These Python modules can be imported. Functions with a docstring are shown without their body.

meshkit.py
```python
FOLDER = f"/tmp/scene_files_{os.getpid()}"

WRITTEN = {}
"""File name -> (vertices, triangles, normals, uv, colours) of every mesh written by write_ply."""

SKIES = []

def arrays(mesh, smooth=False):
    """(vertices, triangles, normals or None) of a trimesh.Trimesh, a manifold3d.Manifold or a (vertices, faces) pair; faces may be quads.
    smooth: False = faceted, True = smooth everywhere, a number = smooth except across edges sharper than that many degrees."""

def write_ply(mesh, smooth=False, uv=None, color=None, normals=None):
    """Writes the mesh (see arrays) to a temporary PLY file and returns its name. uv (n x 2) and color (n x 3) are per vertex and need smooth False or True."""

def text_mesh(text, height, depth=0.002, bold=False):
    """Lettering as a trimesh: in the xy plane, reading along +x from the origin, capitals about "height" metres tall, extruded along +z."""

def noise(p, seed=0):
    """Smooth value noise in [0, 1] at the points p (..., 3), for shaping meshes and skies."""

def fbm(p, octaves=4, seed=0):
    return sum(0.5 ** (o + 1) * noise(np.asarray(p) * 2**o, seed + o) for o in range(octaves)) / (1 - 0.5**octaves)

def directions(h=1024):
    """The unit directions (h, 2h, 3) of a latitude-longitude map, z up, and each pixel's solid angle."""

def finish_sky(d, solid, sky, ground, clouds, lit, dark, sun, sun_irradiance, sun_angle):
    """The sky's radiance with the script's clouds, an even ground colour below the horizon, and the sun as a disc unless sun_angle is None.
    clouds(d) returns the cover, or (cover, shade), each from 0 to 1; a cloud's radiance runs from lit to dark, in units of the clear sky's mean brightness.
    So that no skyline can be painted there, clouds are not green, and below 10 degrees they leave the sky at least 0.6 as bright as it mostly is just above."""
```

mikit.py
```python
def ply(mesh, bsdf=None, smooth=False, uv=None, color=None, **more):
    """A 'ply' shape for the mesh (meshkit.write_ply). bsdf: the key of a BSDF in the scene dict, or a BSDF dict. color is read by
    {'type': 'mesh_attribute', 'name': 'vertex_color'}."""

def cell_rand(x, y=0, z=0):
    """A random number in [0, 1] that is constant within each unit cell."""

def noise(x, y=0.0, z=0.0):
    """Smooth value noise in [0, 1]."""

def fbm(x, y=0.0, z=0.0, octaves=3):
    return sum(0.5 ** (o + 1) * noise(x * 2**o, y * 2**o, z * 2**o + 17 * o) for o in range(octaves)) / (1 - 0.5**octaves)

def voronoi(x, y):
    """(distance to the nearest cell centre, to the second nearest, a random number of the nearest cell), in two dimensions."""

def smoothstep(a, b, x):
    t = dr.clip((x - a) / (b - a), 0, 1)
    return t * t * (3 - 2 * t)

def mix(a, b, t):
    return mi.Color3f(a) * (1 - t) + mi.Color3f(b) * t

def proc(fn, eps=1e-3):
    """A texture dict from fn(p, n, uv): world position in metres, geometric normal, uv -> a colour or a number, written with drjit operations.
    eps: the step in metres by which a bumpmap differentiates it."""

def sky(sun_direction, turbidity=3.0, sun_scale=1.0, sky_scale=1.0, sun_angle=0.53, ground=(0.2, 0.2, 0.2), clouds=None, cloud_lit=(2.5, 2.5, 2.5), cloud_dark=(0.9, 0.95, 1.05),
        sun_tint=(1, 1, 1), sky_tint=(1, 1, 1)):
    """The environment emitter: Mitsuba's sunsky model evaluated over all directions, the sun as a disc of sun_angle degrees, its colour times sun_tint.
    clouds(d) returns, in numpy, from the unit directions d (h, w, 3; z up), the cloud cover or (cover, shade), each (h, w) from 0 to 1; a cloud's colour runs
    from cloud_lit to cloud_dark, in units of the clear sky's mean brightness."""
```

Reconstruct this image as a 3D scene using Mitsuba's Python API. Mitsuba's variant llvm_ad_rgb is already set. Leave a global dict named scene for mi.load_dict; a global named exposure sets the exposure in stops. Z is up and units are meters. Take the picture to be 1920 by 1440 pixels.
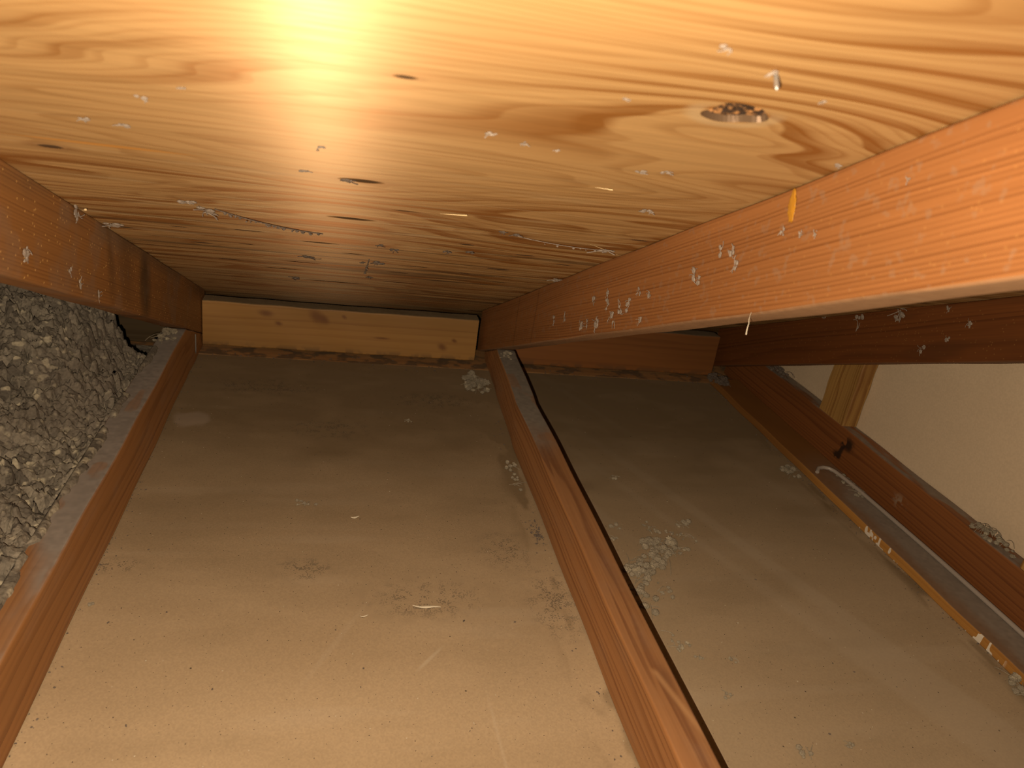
import math, random
import numpy as np, trimesh, drjit as dr, mitsuba as mi
import shapely.geometry as sg
import mikit, meshkit
from mikit import noise, fbm, cell_rand, smoothstep, mix, proc, voronoi

T = mi.ScalarTransform4f
scene, labels = {}, {}
rng = np.random.default_rng(11)
random.seed(11)

# ------------------------------------------------------------------ camera, light, exposure
# world: x to the right across the bays, y towards the eave, z up; the drywall's upper face is z = 0
EYE = np.array([0.0, 0.0, 0.62])
FWD = np.array([0.23558669, 0.88863369, -0.39348327])
DOWN = np.array([0.05164101, -0.41575362, -0.90800999])
RIGHT = np.array([0.97048035, -0.1935952, 0.14383596])
scene['camera'] = {'type': 'thinlens', 'aperture_radius': 0.0014, 'focus_distance': 0.95, 'fov': math.degrees(2 * math.atan(960 / 1400)), 'fov_axis': 'x', 'near_clip': 0.01, 'far_clip': 50.0,
                   'to_world': T().look_at(origin=EYE.tolist(), target=(EYE + FWD).tolist(), up=(-DOWN).tolist())}
FLASH = EYE - 0.03 * RIGHT + 0.025 * DOWN
AIM = FWD
scene['flash'] = {'type': 'spot', 'to_world': T().look_at(origin=FLASH.tolist(), target=(FLASH + AIM).tolist(), up=[0, 0, 1]),
                  'cutoff_angle': 85.0, 'beam_width': 38.0, 'intensity': {'type': 'rgb', 'value': [3.75, 3.03, 2.16]}}
exposure = 0.0

SL = 0.437                                   # roof slope
CS, SN = 1 / math.hypot(1, SL), SL / math.hypot(1, SL)
ROOF0 = 0.785                                # underside of the sheathing at y = 0
DEPTH = 0.0975                               # rafter depth measured plumb
def roof_z(y): return ROOF0 - SL * y
def rafter_bottom(y): return ROOF0 - DEPTH - SL * y
ALONG = np.array([0, CS, -SN])               # down the roof
ROOF_N = np.array([0, -SN, -CS])             # out of the sheathing, into the attic

# ------------------------------------------------------------------ materials
ALB = 0.55                                   # the swatches below are relative; this makes them reflectances
def mat(name, color, rough=0.7, spec=0.3, bump=None, scale=0.0, eps=0.0006, **more):
    tex = {'type': 'rgb', 'value': [ALB * c for c in color]} if not callable(color) else proc(lambda p, n, uv: color(p, n, uv) * ALB)
    b = {'type': 'principled', 'base_color': tex, 'roughness': rough, 'specular': spec, **more}
    if bump is not None:
        b = {'type': 'bumpmap', 'arbitrary': proc(bump, eps), 'scale': scale, 'bsdf': b}
    scene[name] = {'type': 'twosided', 'bsdf': b}
    return name

def ellipse(x, y, cx, cy, hx, hy, w=0.35):
    """1 inside, 0 outside a soft ellipse."""
    r = dr.sqrt(dr.square((x - cx) / hx) + dr.square((y - cy) / hy))
    return 1 - smoothstep(1 - w, 1 + w, r)

def lumber(axis, u, v, light, dark, seed=0.0, ring=0.0042, centre=(0.05, 0.02), dust=None, dust_col=(0.30, 0.26, 0.22), marks=None, contrast=0.75, warp=0.030):
    ax, uu, vv = (mi.Vector3f(*map(float, k)) for k in (axis, u, v))
    def fn(p, n, uv):
        a, b, c = dr.dot(p, ax) + seed, dr.dot(p, uu), dr.dot(p, vv)
        w = (fbm(a * 1.6, b * 9, c * 9 + seed, 2) - 0.5) * warp
        r = dr.sqrt(dr.square(b - centre[0] + w) + dr.square(c - centre[1] + 0.4 * w))
        f = r / ring + 1.6 * noise(a * 1.3, b * 45, c * 45) + 0.35 * noise(a * 6, b * 200, c * 200)
        i = dr.floor(f)
        f = f - i
        late = smoothstep(0.30, 0.9, f) * (1 - smoothstep(0.9, 1.0, f)) * (0.15 + 1.0 * cell_rand(i, 3 + seed))
        fine = noise(a * 14, b * 700, c * 700)
        t = contrast * (0.62 * late + 0.30 * fine) + 0.35 * (fbm(a * 2.2 + 3, b * 14, c * 14, 3) - 0.4)
        col = mix(light, dark, dr.clip(t, 0, 1))
        col = col * (0.86 + 0.28 * noise(a * 3.3 + 5, b * 22, c * 22))
        if marks is not None:
            col = marks(col, p, n)
        if dust is not None:
            m = dr.clip(dust(p, n), 0, 1)
            grain = 0.8 + 0.4 * fbm(p.x * 160, p.y * 160, p.z * 160, 2)
            col = mix(col, mi.Color3f(dust_col) * grain, m)
        return col
    return fn

X, Y, Z = (1, 0, 0), (0, 1, 0), (0, 0, 1)
UPR = (0, SN, CS)

# plywood underside of the roof: rotary-cut veneer, grain across the bays
KNOT = (0.206, 0.398)
VOIDS = [(0.012, 0.755, 0.022, 0.005), (0.215, 0.979, 0.019, 0.006), (-0.206, 0.617, 0.010, 0.005), (-0.247, 0.92, 0.024, 0.005), (0.016, 0.615, 0.017, 0.005),
         (0.142, 0.829, 0.011, 0.004), (-0.174, 0.886, 0.012, 0.003), (0.029, 0.413, 0.007, 0.0026), (-0.165, 0.979, 0.016, 0.004), (0.107, 1.019, 0.024, 0.003),
         (-0.021, 0.903, 0.020, 0.003), (0.30, 0.72, 0.012, 0.003), (-0.08, 1.15, 0.03, 0.004), (0.16, 1.14, 0.035, 0.004), (0.0, 1.26, 0.05, 0.005), (0.24, 1.10, 0.02, 0.003),
         (0.06, 0.70, 0.014, 0.002), (-0.10, 0.87, 0.02, 0.0025), (0.22, 0.86, 0.016, 0.003), (-0.05, 1.07, 0.025, 0.003), (-0.15, 1.10, 0.02, 0.004), (0.09, 1.09, 0.018, 0.0035), (0.18, 1.04, 0.012, 0.003), (0.02, 0.96, 0.014, 0.0025), (-0.11, 0.96, 0.01, 0.0025), (0.10, 1.20, 0.03, 0.004), (0.28, 0.90, 0.012, 0.003), (0.70, 0.8, 0.02, 0.004), (-0.6, 0.7, 0.02, 0.004)]
def roof_field(x, y):
    k = dr.sqrt(dr.square((x - KNOT[0]) * 0.36) + dr.square(y - KNOT[1]))
    far = smoothstep(0.55, 1.0, y)
    bend = (fbm(x * 2.3 + 4, y * 7 + 1, 0.5, 2) - 0.5)
    f = y * mi.Float(20) + 8.5 * bend * (1 - 0.35 * far) + 2.6 * dr.exp(-k * 26) + 0.5 * noise(x * 7, y * 60)
    return f, k
def roof_col(p, n, uv):
    x, y = p.x, p.y
    f, k = roof_field(x, y)
    fr = f - dr.floor(f)
    late = smoothstep(0.35, 0.88, fr) * (1 - smoothstep(0.92, 1.0, fr))
    f2 = (f * 3.1 + noise(x * 3, y * 35) * 1.4)
    f2 = f2 - dr.floor(f2)
    late2 = smoothstep(0.5, 0.9, f2) * (1 - smoothstep(0.93, 1.0, f2))
    pick = fbm(x * 2, y * 9 + 7, 2.0, 2)
    far = smoothstep(0.45, 0.8, y)
    fine = noise(x * 16, y * 520)
    streak = noise(x * 9 + 3, y * 190)
    t = 0.80 * late * smoothstep(0.28, 0.55, pick) + 0.30 * late2 + 0.16 * fine * (0.4 + far) + 0.50 * (streak - 0.42) * far + 0.18 * (fbm(x * 5, y * 24, 9.0, 2) - 0.4)
    col = mix((0.43, 0.255, 0.105), (0.215, 0.088, 0.021), dr.clip(t, 0, 1))
    # darker veneer streaks towards the eave, blond splintery ones between
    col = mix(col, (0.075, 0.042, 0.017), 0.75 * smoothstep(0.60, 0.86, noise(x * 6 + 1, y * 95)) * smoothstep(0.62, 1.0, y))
    col = mix(col, (0.48, 0.33, 0.17), 0.6 * smoothstep(0.70, 0.9, noise(x * 11 + 9, y * 160)) * far)
    ring = dr.sqrt(dr.square((x - KNOT[0]) / 0.0185) + dr.square((y - KNOT[1]) / 0.0125))
    col = mix(col, (0.45, 0.33, 0.19), 0.5 * smoothstep(0.9, 1.15, ring) * (1 - smoothstep(1.3, 1.75, ring)) * smoothstep(-0.004, 0.012, y - KNOT[1] + 0.01))
    wob = 0.35 * (noise(x * 90, y * 300) - 0.5)
    wall = smoothstep(0.3, 0.6, 1 - dr.abs(n.y * SN + n.z * CS)) * (1 - smoothstep(1.2, 1.4, ring))
    col = mix(col, (0.10, 0.062, 0.036), wall)                        # darker inner wall of the knot hole
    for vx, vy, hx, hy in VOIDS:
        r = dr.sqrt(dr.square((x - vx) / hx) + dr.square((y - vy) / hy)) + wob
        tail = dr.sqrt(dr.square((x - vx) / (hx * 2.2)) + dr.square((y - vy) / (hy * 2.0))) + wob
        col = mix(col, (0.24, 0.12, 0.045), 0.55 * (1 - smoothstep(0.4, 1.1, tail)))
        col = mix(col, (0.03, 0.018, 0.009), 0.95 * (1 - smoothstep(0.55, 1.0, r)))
    # an orange gum streak at the left, and a faint scrape
    col = mix(col, (0.62, 0.27, 0.05), 0.7 * ellipse(x, y, -0.165, 0.598, 0.05, 0.003, 0.6))
    return col
def void_mask(x, y):
    m = mi.Float(0)
    for vx, vy, hx, hy in VOIDS:
        m = dr.maximum(m, 1 - smoothstep(0.7, 1.2, dr.sqrt(dr.square((x - vx) / hx) + dr.square((y - vy) / hy))))
    return m
def roof_aniso(p, n, uv): return 1 - void_mask(p.x, p.y)
def roof_rough(p, n, uv):
    # the fibres differ in gloss from strip to strip, more so where the veneer is splintered
    k = 0.5 * noise(p.x * 9, p.y * 210) + 0.5 * noise(p.x * 24, p.y * 620)
    return 0.52 + 0.24 * smoothstep(0.38, 0.62, k)
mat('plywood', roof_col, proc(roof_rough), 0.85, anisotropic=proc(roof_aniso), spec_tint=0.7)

def floor_col(p, n, uv):
    x, y = p.x, p.y
    col = mix((0.58, 0.425, 0.265), (0.47, 0.335, 0.20), 0.25 + 0.5 * smoothstep(0.3, 0.75, fbm(x * 3, y * 9, 1.0, 4)))
    col = col * (0.92 + 0.16 * noise(x * 700, y * 700))
    col = mix(col, (0.70, 0.56, 0.41), 0.16 * smoothstep(0.55, 0.8, fbm(x * 5 + 9, y * 34, 3.0, 3)))            # faint wiping across the sheet
    right = smoothstep(0.37, 0.42, x)
    sweep = noise((x + 0.45 * y) * 30, y * 2.0)                                                               # dusty sweep marks in the right bay
    col = mix(col, (0.33, 0.25, 0.165), 0.55 * right * (0.35 + 0.5 * fbm(x * 6, y * 5, 4.0, 3)))
    col = mix(col, (0.58, 0.46, 0.33), 0.30 * right * smoothstep(0.55, 0.85, sweep))
    # settled dirt by eave and framing; eave part deepened to paint in light falloff
    dirt_and_falloff = smoothstep(0.62, 1.30, y) * (0.78 + 0.45 * fbm(x * 14, y * 22, 2.0, 3)) + 0.6 * smoothstep(0.05, 0.0, dr.abs(x - 0.31)) * smoothstep(0.48, 0.7, fbm(x * 40, y * 16, 6.0, 3))
    dirt_and_falloff = dirt_and_falloff + 0.8 * smoothstep(0.028, 0.0, dr.abs(x - 0.855)) * smoothstep(0.45, 0.65, fbm(x * 40, y * 12, 8.0, 3))
    dirt_and_falloff = dirt_and_falloff + 0.16 * smoothstep(0.50, 0.75, fbm(x * 5 + 2, y * 15 + 5, 5.0, 4))
    col = mix(col, (0.15, 0.095, 0.042), 0.72 * dr.clip(dirt_and_falloff, 0, 1))
    # grey mildew smudges
    for cx, cy, hx, hy in [(0.245, 0.83, 0.03, 0.035), (0.29, 0.72, 0.03, 0.06), (0.305, 0.87, 0.012, 0.03), (-0.24, 0.80, 0.03, 0.012), (-0.02, 0.79, 0.03, 0.02), (0.0, 1.17, 0.06, 0.03), (0.13, 0.73, 0.06, 0.03), (-0.12, 1.33, 0.09, 0.03), (0.2, 1.30, 0.07, 0.03)]:
        m = ellipse(x, y, cx, cy, hx, hy, 0.9)
        col = mix(col, (0.07, 0.06, 0.05), 0.55 * m * smoothstep(0.56, 0.70, noise(x * 700, y * 700) * 0.6 + noise(x * 120, y * 120) * 0.4))
    # pinpoint specks, dark and pale
    for s, chance, rad, c in ((85, 0.16, 0.07, (0.06, 0.04, 0.03)), (170, 0.09, 0.10, (0.10, 0.07, 0.05)), (60, 0.06, 0.05, (0.75, 0.66, 0.52))):
        gx, gy = x * s, y * s
        ix, iy = dr.floor(gx), dr.floor(gy)
        d = dr.sqrt(dr.square(gx - ix - 0.25 - 0.5 * cell_rand(ix, iy, 1 + s)) + dr.square(gy - iy - 0.25 - 0.5 * cell_rand(ix, iy, 2 + s)))
        on = dr.select(cell_rand(ix, iy, 3 + s) < chance, 1.0, 0.0)
        col = mix(col, c, on * 0.85 * (1 - smoothstep(rad * 0.5, rad, d * (0.6 + cell_rand(ix, iy, 4 + s)))))
    # pale scuffs: one straight line towards the eye, short ones beside it, a washed ring in the left corner
    col = mix(col, (0.70, 0.57, 0.42), 0.22 * smoothstep(0.003, 0.0, dr.abs(x - 0.183 + 0.04 * (y - 0.5))) * smoothstep(0.60, 0.54, y))
    col = mix(col, (0.70, 0.58, 0.43), 0.35 * ellipse(x - 0.9 * (y - 0.631), y, 0.123, 0.631, 0.003, 0.016, 0.5))
    col = mix(col, (0.66, 0.53, 0.38), 0.15 * ellipse(x - 0.55 * (y - 0.66), y, 0.02, 0.66, 0.004, 0.06, 0.6))
    rr = dr.sqrt(dr.square(x + 0.225) + dr.square(y - 1.185))
    col = mix(col, (0.55, 0.44, 0.36), 0.30 * (1 - smoothstep(0.020, 0.034, rr * (0.8 + 0.4 * noise(x * 60, y * 60)))))
    return col
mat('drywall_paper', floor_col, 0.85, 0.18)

def wall_col(p, n, uv):
    col = mix((0.78, 0.60, 0.41), (0.68, 0.515, 0.35), smoothstep(0.3, 0.7, fbm(p.y * 5, p.z * 7, 1.0, 3)))
    return col * (0.95 + 0.1 * noise(p.y * 500, p.z * 500))
mat('wall_paper', wall_col, 0.85, 0.15)

def up(n): return smoothstep(0.6, 0.9, n.z)
def joist_dust(p, n):
    """felted grey dust on the top faces: whole near the eave, patchy and worn off towards the eye"""
    left = dr.select(p.x < 0, 1.0, 0.0)
    lim = dr.select(p.x < 0, 0.66 + 5.0 * (-0.275 - p.x), 0.98)
    wear = smoothstep(lim - 0.10, lim + 0.10, p.y + 0.30 * (fbm(p.x * 25, p.y * 9, 1.0, 3) - 0.5))
    hole = smoothstep(0.60, 0.72, fbm(p.x * 40, p.y * 17, 3.0, 3))
    return up(n) * (0.92 * wear * (1 - 0.5 * hole) + 0.10) + 0.10 * smoothstep(0.5, 0.8, fbm(p.y * 18, p.z * 40, p.x * 30, 3))
JL, JD = (0.42, 0.185, 0.058), (0.19, 0.066, 0.016)
mat('joist_wood', lumber(Y, X, Z, JL, JD, 0.0, 0.0062, (0.02, 0.19), joist_dust, (0.33, 0.275, 0.235)), 0.55, 0.35)
def red_marks(col, p, n):
    y, z = p.y, p.z
    blot = ellipse(y, z, 1.055, 0.066, 0.014, 0.012, 0.6) + ellipse(y, z, 1.068, 0.052, 0.006, 0.02, 0.6) + ellipse(y, z, 1.075, 0.034, 0.010, 0.008, 0.6)
    col = mix(col, (0.02, 0.012, 0.008), 0.9 * dr.clip(blot, 0, 1) * smoothstep(0.36, 0.55, fbm(y * 120, z * 120, 1.0, 2)))
    pale = ellipse(y, z, 0.90, 0.045, 0.014, 0.010, 0.8) * smoothstep(0.4, 0.6, fbm(y * 150, z * 150, 2.0, 2))
    return mix(col, (0.35, 0.25, 0.17), 0.7 * pale)
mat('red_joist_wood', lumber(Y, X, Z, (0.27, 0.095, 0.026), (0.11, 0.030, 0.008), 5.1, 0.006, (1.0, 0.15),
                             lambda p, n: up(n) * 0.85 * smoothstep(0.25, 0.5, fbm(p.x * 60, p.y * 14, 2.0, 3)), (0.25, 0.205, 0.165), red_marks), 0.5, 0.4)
def near_knot(col, p, n):
    x, y = p.x, p.y
    u = (x - 0.328) - 0.22 * (0.515 - y)
    pale = smoothstep(0.006, 0.0, dr.abs(u - 0.02 * (0.515 - y))) * smoothstep(0.40, 0.47, y) * smoothstep(0.522, 0.512, y) * up(n)
    swirl = ellipse(x, y, 0.336, 0.500, 0.006, 0.022, 0.7) * up(n)
    col = mix(col, (0.20, 0.075, 0.024), 0.75 * swirl)
    return mix(col, (0.62, 0.33, 0.14), 0.6 * pale)
mat('joist_wood_worn', lumber(Y, X, Z, (0.44, 0.200, 0.072), (0.21, 0.072, 0.019), 2.4, 0.0085, (0.40, -0.03), joist_dust, (0.28, 0.235, 0.19), near_knot, 1.05), 0.55, 0.35)
def specks(col, p, n, k=1.0):
    a, b = p.y * 300, p.z * 300
    ia, ib = dr.floor(a), dr.floor(b)
    on = dr.select(cell_rand(ia, ib, 5) < 0.05, 1.0, 0.0)
    d = dr.sqrt(dr.square(a - ia - 0.5) + dr.square(b - ib - 0.5))
    return mix(col, (0.75, 0.42, 0.13), k * on * (1 - smoothstep(0.15, 0.4, d)))
def left_marks(col, p, n):
    y, z = p.y, p.z
    col = specks(col, p, n)
    stain = ellipse(y, z, 1.081, 0.262, 0.028, 0.05, 0.5) + 0.45 * ellipse(y, z, 0.99, 0.32, 0.03, 0.05, 0.9) + 0.6 * ellipse(y, z, 0.93, 0.33, 0.012, 0.04, 0.8)
    col = mix(col, (0.045, 0.028, 0.014), 0.80 * dr.clip(stain, 0, 1) * (0.6 + 0.6 * fbm(y * 60, z * 20, 1.0, 2)))
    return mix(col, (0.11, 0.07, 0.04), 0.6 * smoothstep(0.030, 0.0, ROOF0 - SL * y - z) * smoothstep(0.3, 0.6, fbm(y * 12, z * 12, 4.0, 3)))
mat('left_rafter_wood', lumber(ALONG, X, UPR, (0.35, 0.15, 0.042), (0.15, 0.052, 0.012), 1.7, 0.0032, (-0.30, 0.40), lambda p, n: 0.28 * smoothstep(0.55, 0.75, fbm(p.y * 20, p.z * 20, 1.0, 3)), (0.25, 0.18, 0.13), left_marks, 0.7), 0.5, 0.4)
def mid_marks(col, p, n):
    y, z = p.y, p.z
    col = mix(col, (0.09, 0.035, 0.012), 0.5 * smoothstep(0.004, 0.0, dr.abs(y - 1.235)) + 0.35 * smoothstep(0.006, 0.0, dr.abs(y - 1.12)))
    return mix(specks(col, p, n, 0.10), (0.30, 0.20, 0.13), 0.3 * smoothstep(0.62, 0.8, fbm(y * 160, z * 160, 7.0, 3)))
mat('middle_rafter_wood', lumber(ALONG, X, UPR, (0.38, 0.153, 0.048), (0.18, 0.060, 0.014), 3.3, 0.0024, (0.45, 0.78), lambda p, n: 0.55 * smoothstep(0.3, 0.8, -n.z), (0.36, 0.24, 0.145), mid_marks, 0.85), 0.55, 0.3)
def dark_marks(col, p, n):
    y, z = p.y, p.z
    swirl = smoothstep(0.48, 0.58, fbm(y * 5, z * 26 + y * 11, 3.0, 2)) * smoothstep(1.25, 0.9, y)
    return mix(specks(col, p, n, 0.15), (0.10, 0.036, 0.012), 0.55 * swirl)
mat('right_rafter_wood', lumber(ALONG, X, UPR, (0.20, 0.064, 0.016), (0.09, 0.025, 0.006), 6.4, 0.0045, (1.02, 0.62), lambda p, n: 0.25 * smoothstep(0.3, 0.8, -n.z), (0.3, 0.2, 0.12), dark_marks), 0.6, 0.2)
def block_marks(col, p, n):
    x, z = p.x, p.z
    for cx, cz, hx, hz in [(-0.135, 0.083, 0.012, 0.006), (-0.035, 0.083, 0.012, 0.013), (-0.02, 0.078, 0.008, 0.009), (-0.11, 0.063, 0.006, 0.004), (0.23, 0.034, 0.008, 0.007), (0.255, 0.05, 0.005, 0.004), (0.02, 0.086, 0.004, 0.004), (0.10, 0.045, 0.014, 0.0022), (0.475, 0.075, 0.008, 0.006)]:
        col = mix(col, (0.20, 0.075, 0.02), 0.85 * ellipse(x + 0.4 * (z - cz), z, cx, cz, hx, hz, 0.8))
    return mix(col, (0.10, 0.06, 0.03), 0.6 * smoothstep(0.022, 0.004, z) * smoothstep(0.4, 0.6, fbm(x * 60, z * 60, 1.0, 3)))
mat('block_wood', lumber(X, Y, Z, (0.43, 0.22, 0.058), (0.27, 0.11, 0.023), 0.9, 0.012, (1.60, 0.20), lambda p, n: 0.7 * up(n), (0.20, 0.18, 0.13), block_marks, 0.6), 0.55, 0.3)
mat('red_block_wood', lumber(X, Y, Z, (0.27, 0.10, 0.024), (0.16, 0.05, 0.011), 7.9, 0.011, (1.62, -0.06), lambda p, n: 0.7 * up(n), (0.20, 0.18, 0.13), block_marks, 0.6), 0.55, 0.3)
mat('painted_shade_block_wood', lumber(X, Y, Z, (0.10, 0.068, 0.035), (0.06, 0.036, 0.016), 1.2, 0.01, (1.6, 0.1)), 0.7, 0.1)  # dim light behind the insulation is put into this dark wood colour
mat('plate_wood', lumber(X, Y, Z, (0.42, 0.22, 0.09), (0.2, 0.09, 0.03), 4.2, 0.006, (1.5, -0.05), lambda p, n: up(n) * 0.85 * smoothstep(0.42, 0.62, fbm(p.x * 42, p.y * 60, 2.0, 3)), (0.15, 0.10, 0.06)), 0.7, 0.2)
def ledger_marks(col, p, n):
    y, z = p.y, p.z
    col = mix(col, (0.17, 0.065, 0.02), dr.maximum(0.75 * up(n), 0.6 * smoothstep(0.95, 1.15, y)))
    white = smoothstep(0.62, 0.70, noise(y * 210, z * 110, 3.0)) * smoothstep(0.55, 0.66, noise(y * 16, 2.0)) * smoothstep(0.905, 0.88, y) * (1 - up(n)) * smoothstep(0.866, 0.862, p.x)
    return mix(col, (0.85, 0.74, 0.6), white)
mat('ledger_wood', lumber(Y, X, Z, (0.50, 0.235, 0.055), (0.34, 0.135, 0.028), 8.3, 0.007, (0.7, 0.05),
                          lambda p, n: up(n) * (0.45 + 0.6 * smoothstep(0.866, 0.90, p.x + 0.03 * (fbm(p.x * 50, p.y * 18, 2.0, 3) - 0.5))) * smoothstep(1.15, 0.9, p.y), (0.30, 0.24, 0.19), ledger_marks), 0.6, 0.2)
mat('stud_wood', lumber(Z, X, Y, (0.52, 0.29, 0.085), (0.24, 0.10, 0.024), 2.9, 0.009, (0.925, 1.13), None, (0, 0, 0), None, 1.0, 0.12), 0.55, 0.3)

def fluff_col(p, n, uv):
    d1, d2, r = voronoi(p.x * 85 + 3 * noise(p.x * 40, p.y * 40, p.z * 40), p.y * 85 + 2 * noise(p.y * 40, p.x * 40, p.z * 40))
    col = mix((0.31, 0.265, 0.205), (0.13, 0.11, 0.088), r)
    col = mix(col, (0.50, 0.43, 0.31), smoothstep(0.66, 0.85, noise(p.x * 120, p.y * 120, p.z * 120)))
    col = mix(col, (0.20, 0.165, 0.13), 0.6 * smoothstep(0.45, 0.7, fbm(p.x * 9, p.y * 9, p.z * 9, 3)))
    return col * (0.8 + 0.4 * noise(p.x * 420, p.y * 420, p.z * 420))
def loose_col(p, n, uv): return mix(mi.Color3f(fluff_col(p, n, uv)) * 1.2, (0.43, 0.36, 0.255), 0.55)
def fluff_bump(p, n, uv): return fbm(p.x * 260, p.y * 260, p.z * 260, 3)
mat('rock_wool', fluff_col, 0.95, 0.08, fluff_bump, 0.0024, 0.0006)
mat('loose_wool', loose_col, 0.95, 0.08)
def tuft_col(p, n, uv): return mix((0.26, 0.20, 0.16), (0.42, 0.35, 0.29), noise(p.x * 500, p.y * 500, p.z * 500))
mat('dust_fluff', tuft_col, 0.95, 0.1)
def dark_tuft_col(p, n, uv): return mix((0.10, 0.08, 0.065), (0.26, 0.20, 0.16), noise(p.x * 500, p.y * 500, p.z * 500))
mat('dark_dust', dark_tuft_col, 0.95, 0.1)
def knot_col(p, n, uv): return mix((0.03, 0.016, 0.009), (0.42, 0.20, 0.07), smoothstep(0.46, 0.74, fbm(p.x * 260, p.y * 260, p.z * 260, 3)))
mat('knot_wood', knot_col, 0.8, 0.2)
mat('cable_vinyl', (0.40, 0.33, 0.275), 0.45, 0.4)
mat('nail_steel', (0.55, 0.52, 0.48), 0.35, 0.5, metallic=0.8)
mat('splinter_wood', (0.85, 0.62, 0.33), 0.6, 0.2)
mat('glue', (0.50, 0.22, 0.018), 0.35, 0.5)
mat('paper', (0.78, 0.68, 0.52), 0.8, 0.2)

# ------------------------------------------------------------------ helpers
def put(key, mesh, m, label=None, cat=None, group=None, kind=None, smooth=False, **more):
    scene[key] = mikit.ply(mesh, m, smooth=smooth, **more)
    d = {}
    if label: d['label'] = label
    if cat: d['category'] = cat
    if group: d['group'] = group
    if kind: d['kind'] = kind
    if d: labels[key] = d
    return key
count = {}
def numbered(name):
    n = count.get(name, 0); count[name] = n + 1
    return name if n == 0 else f'{name}_{n:03d}'

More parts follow.
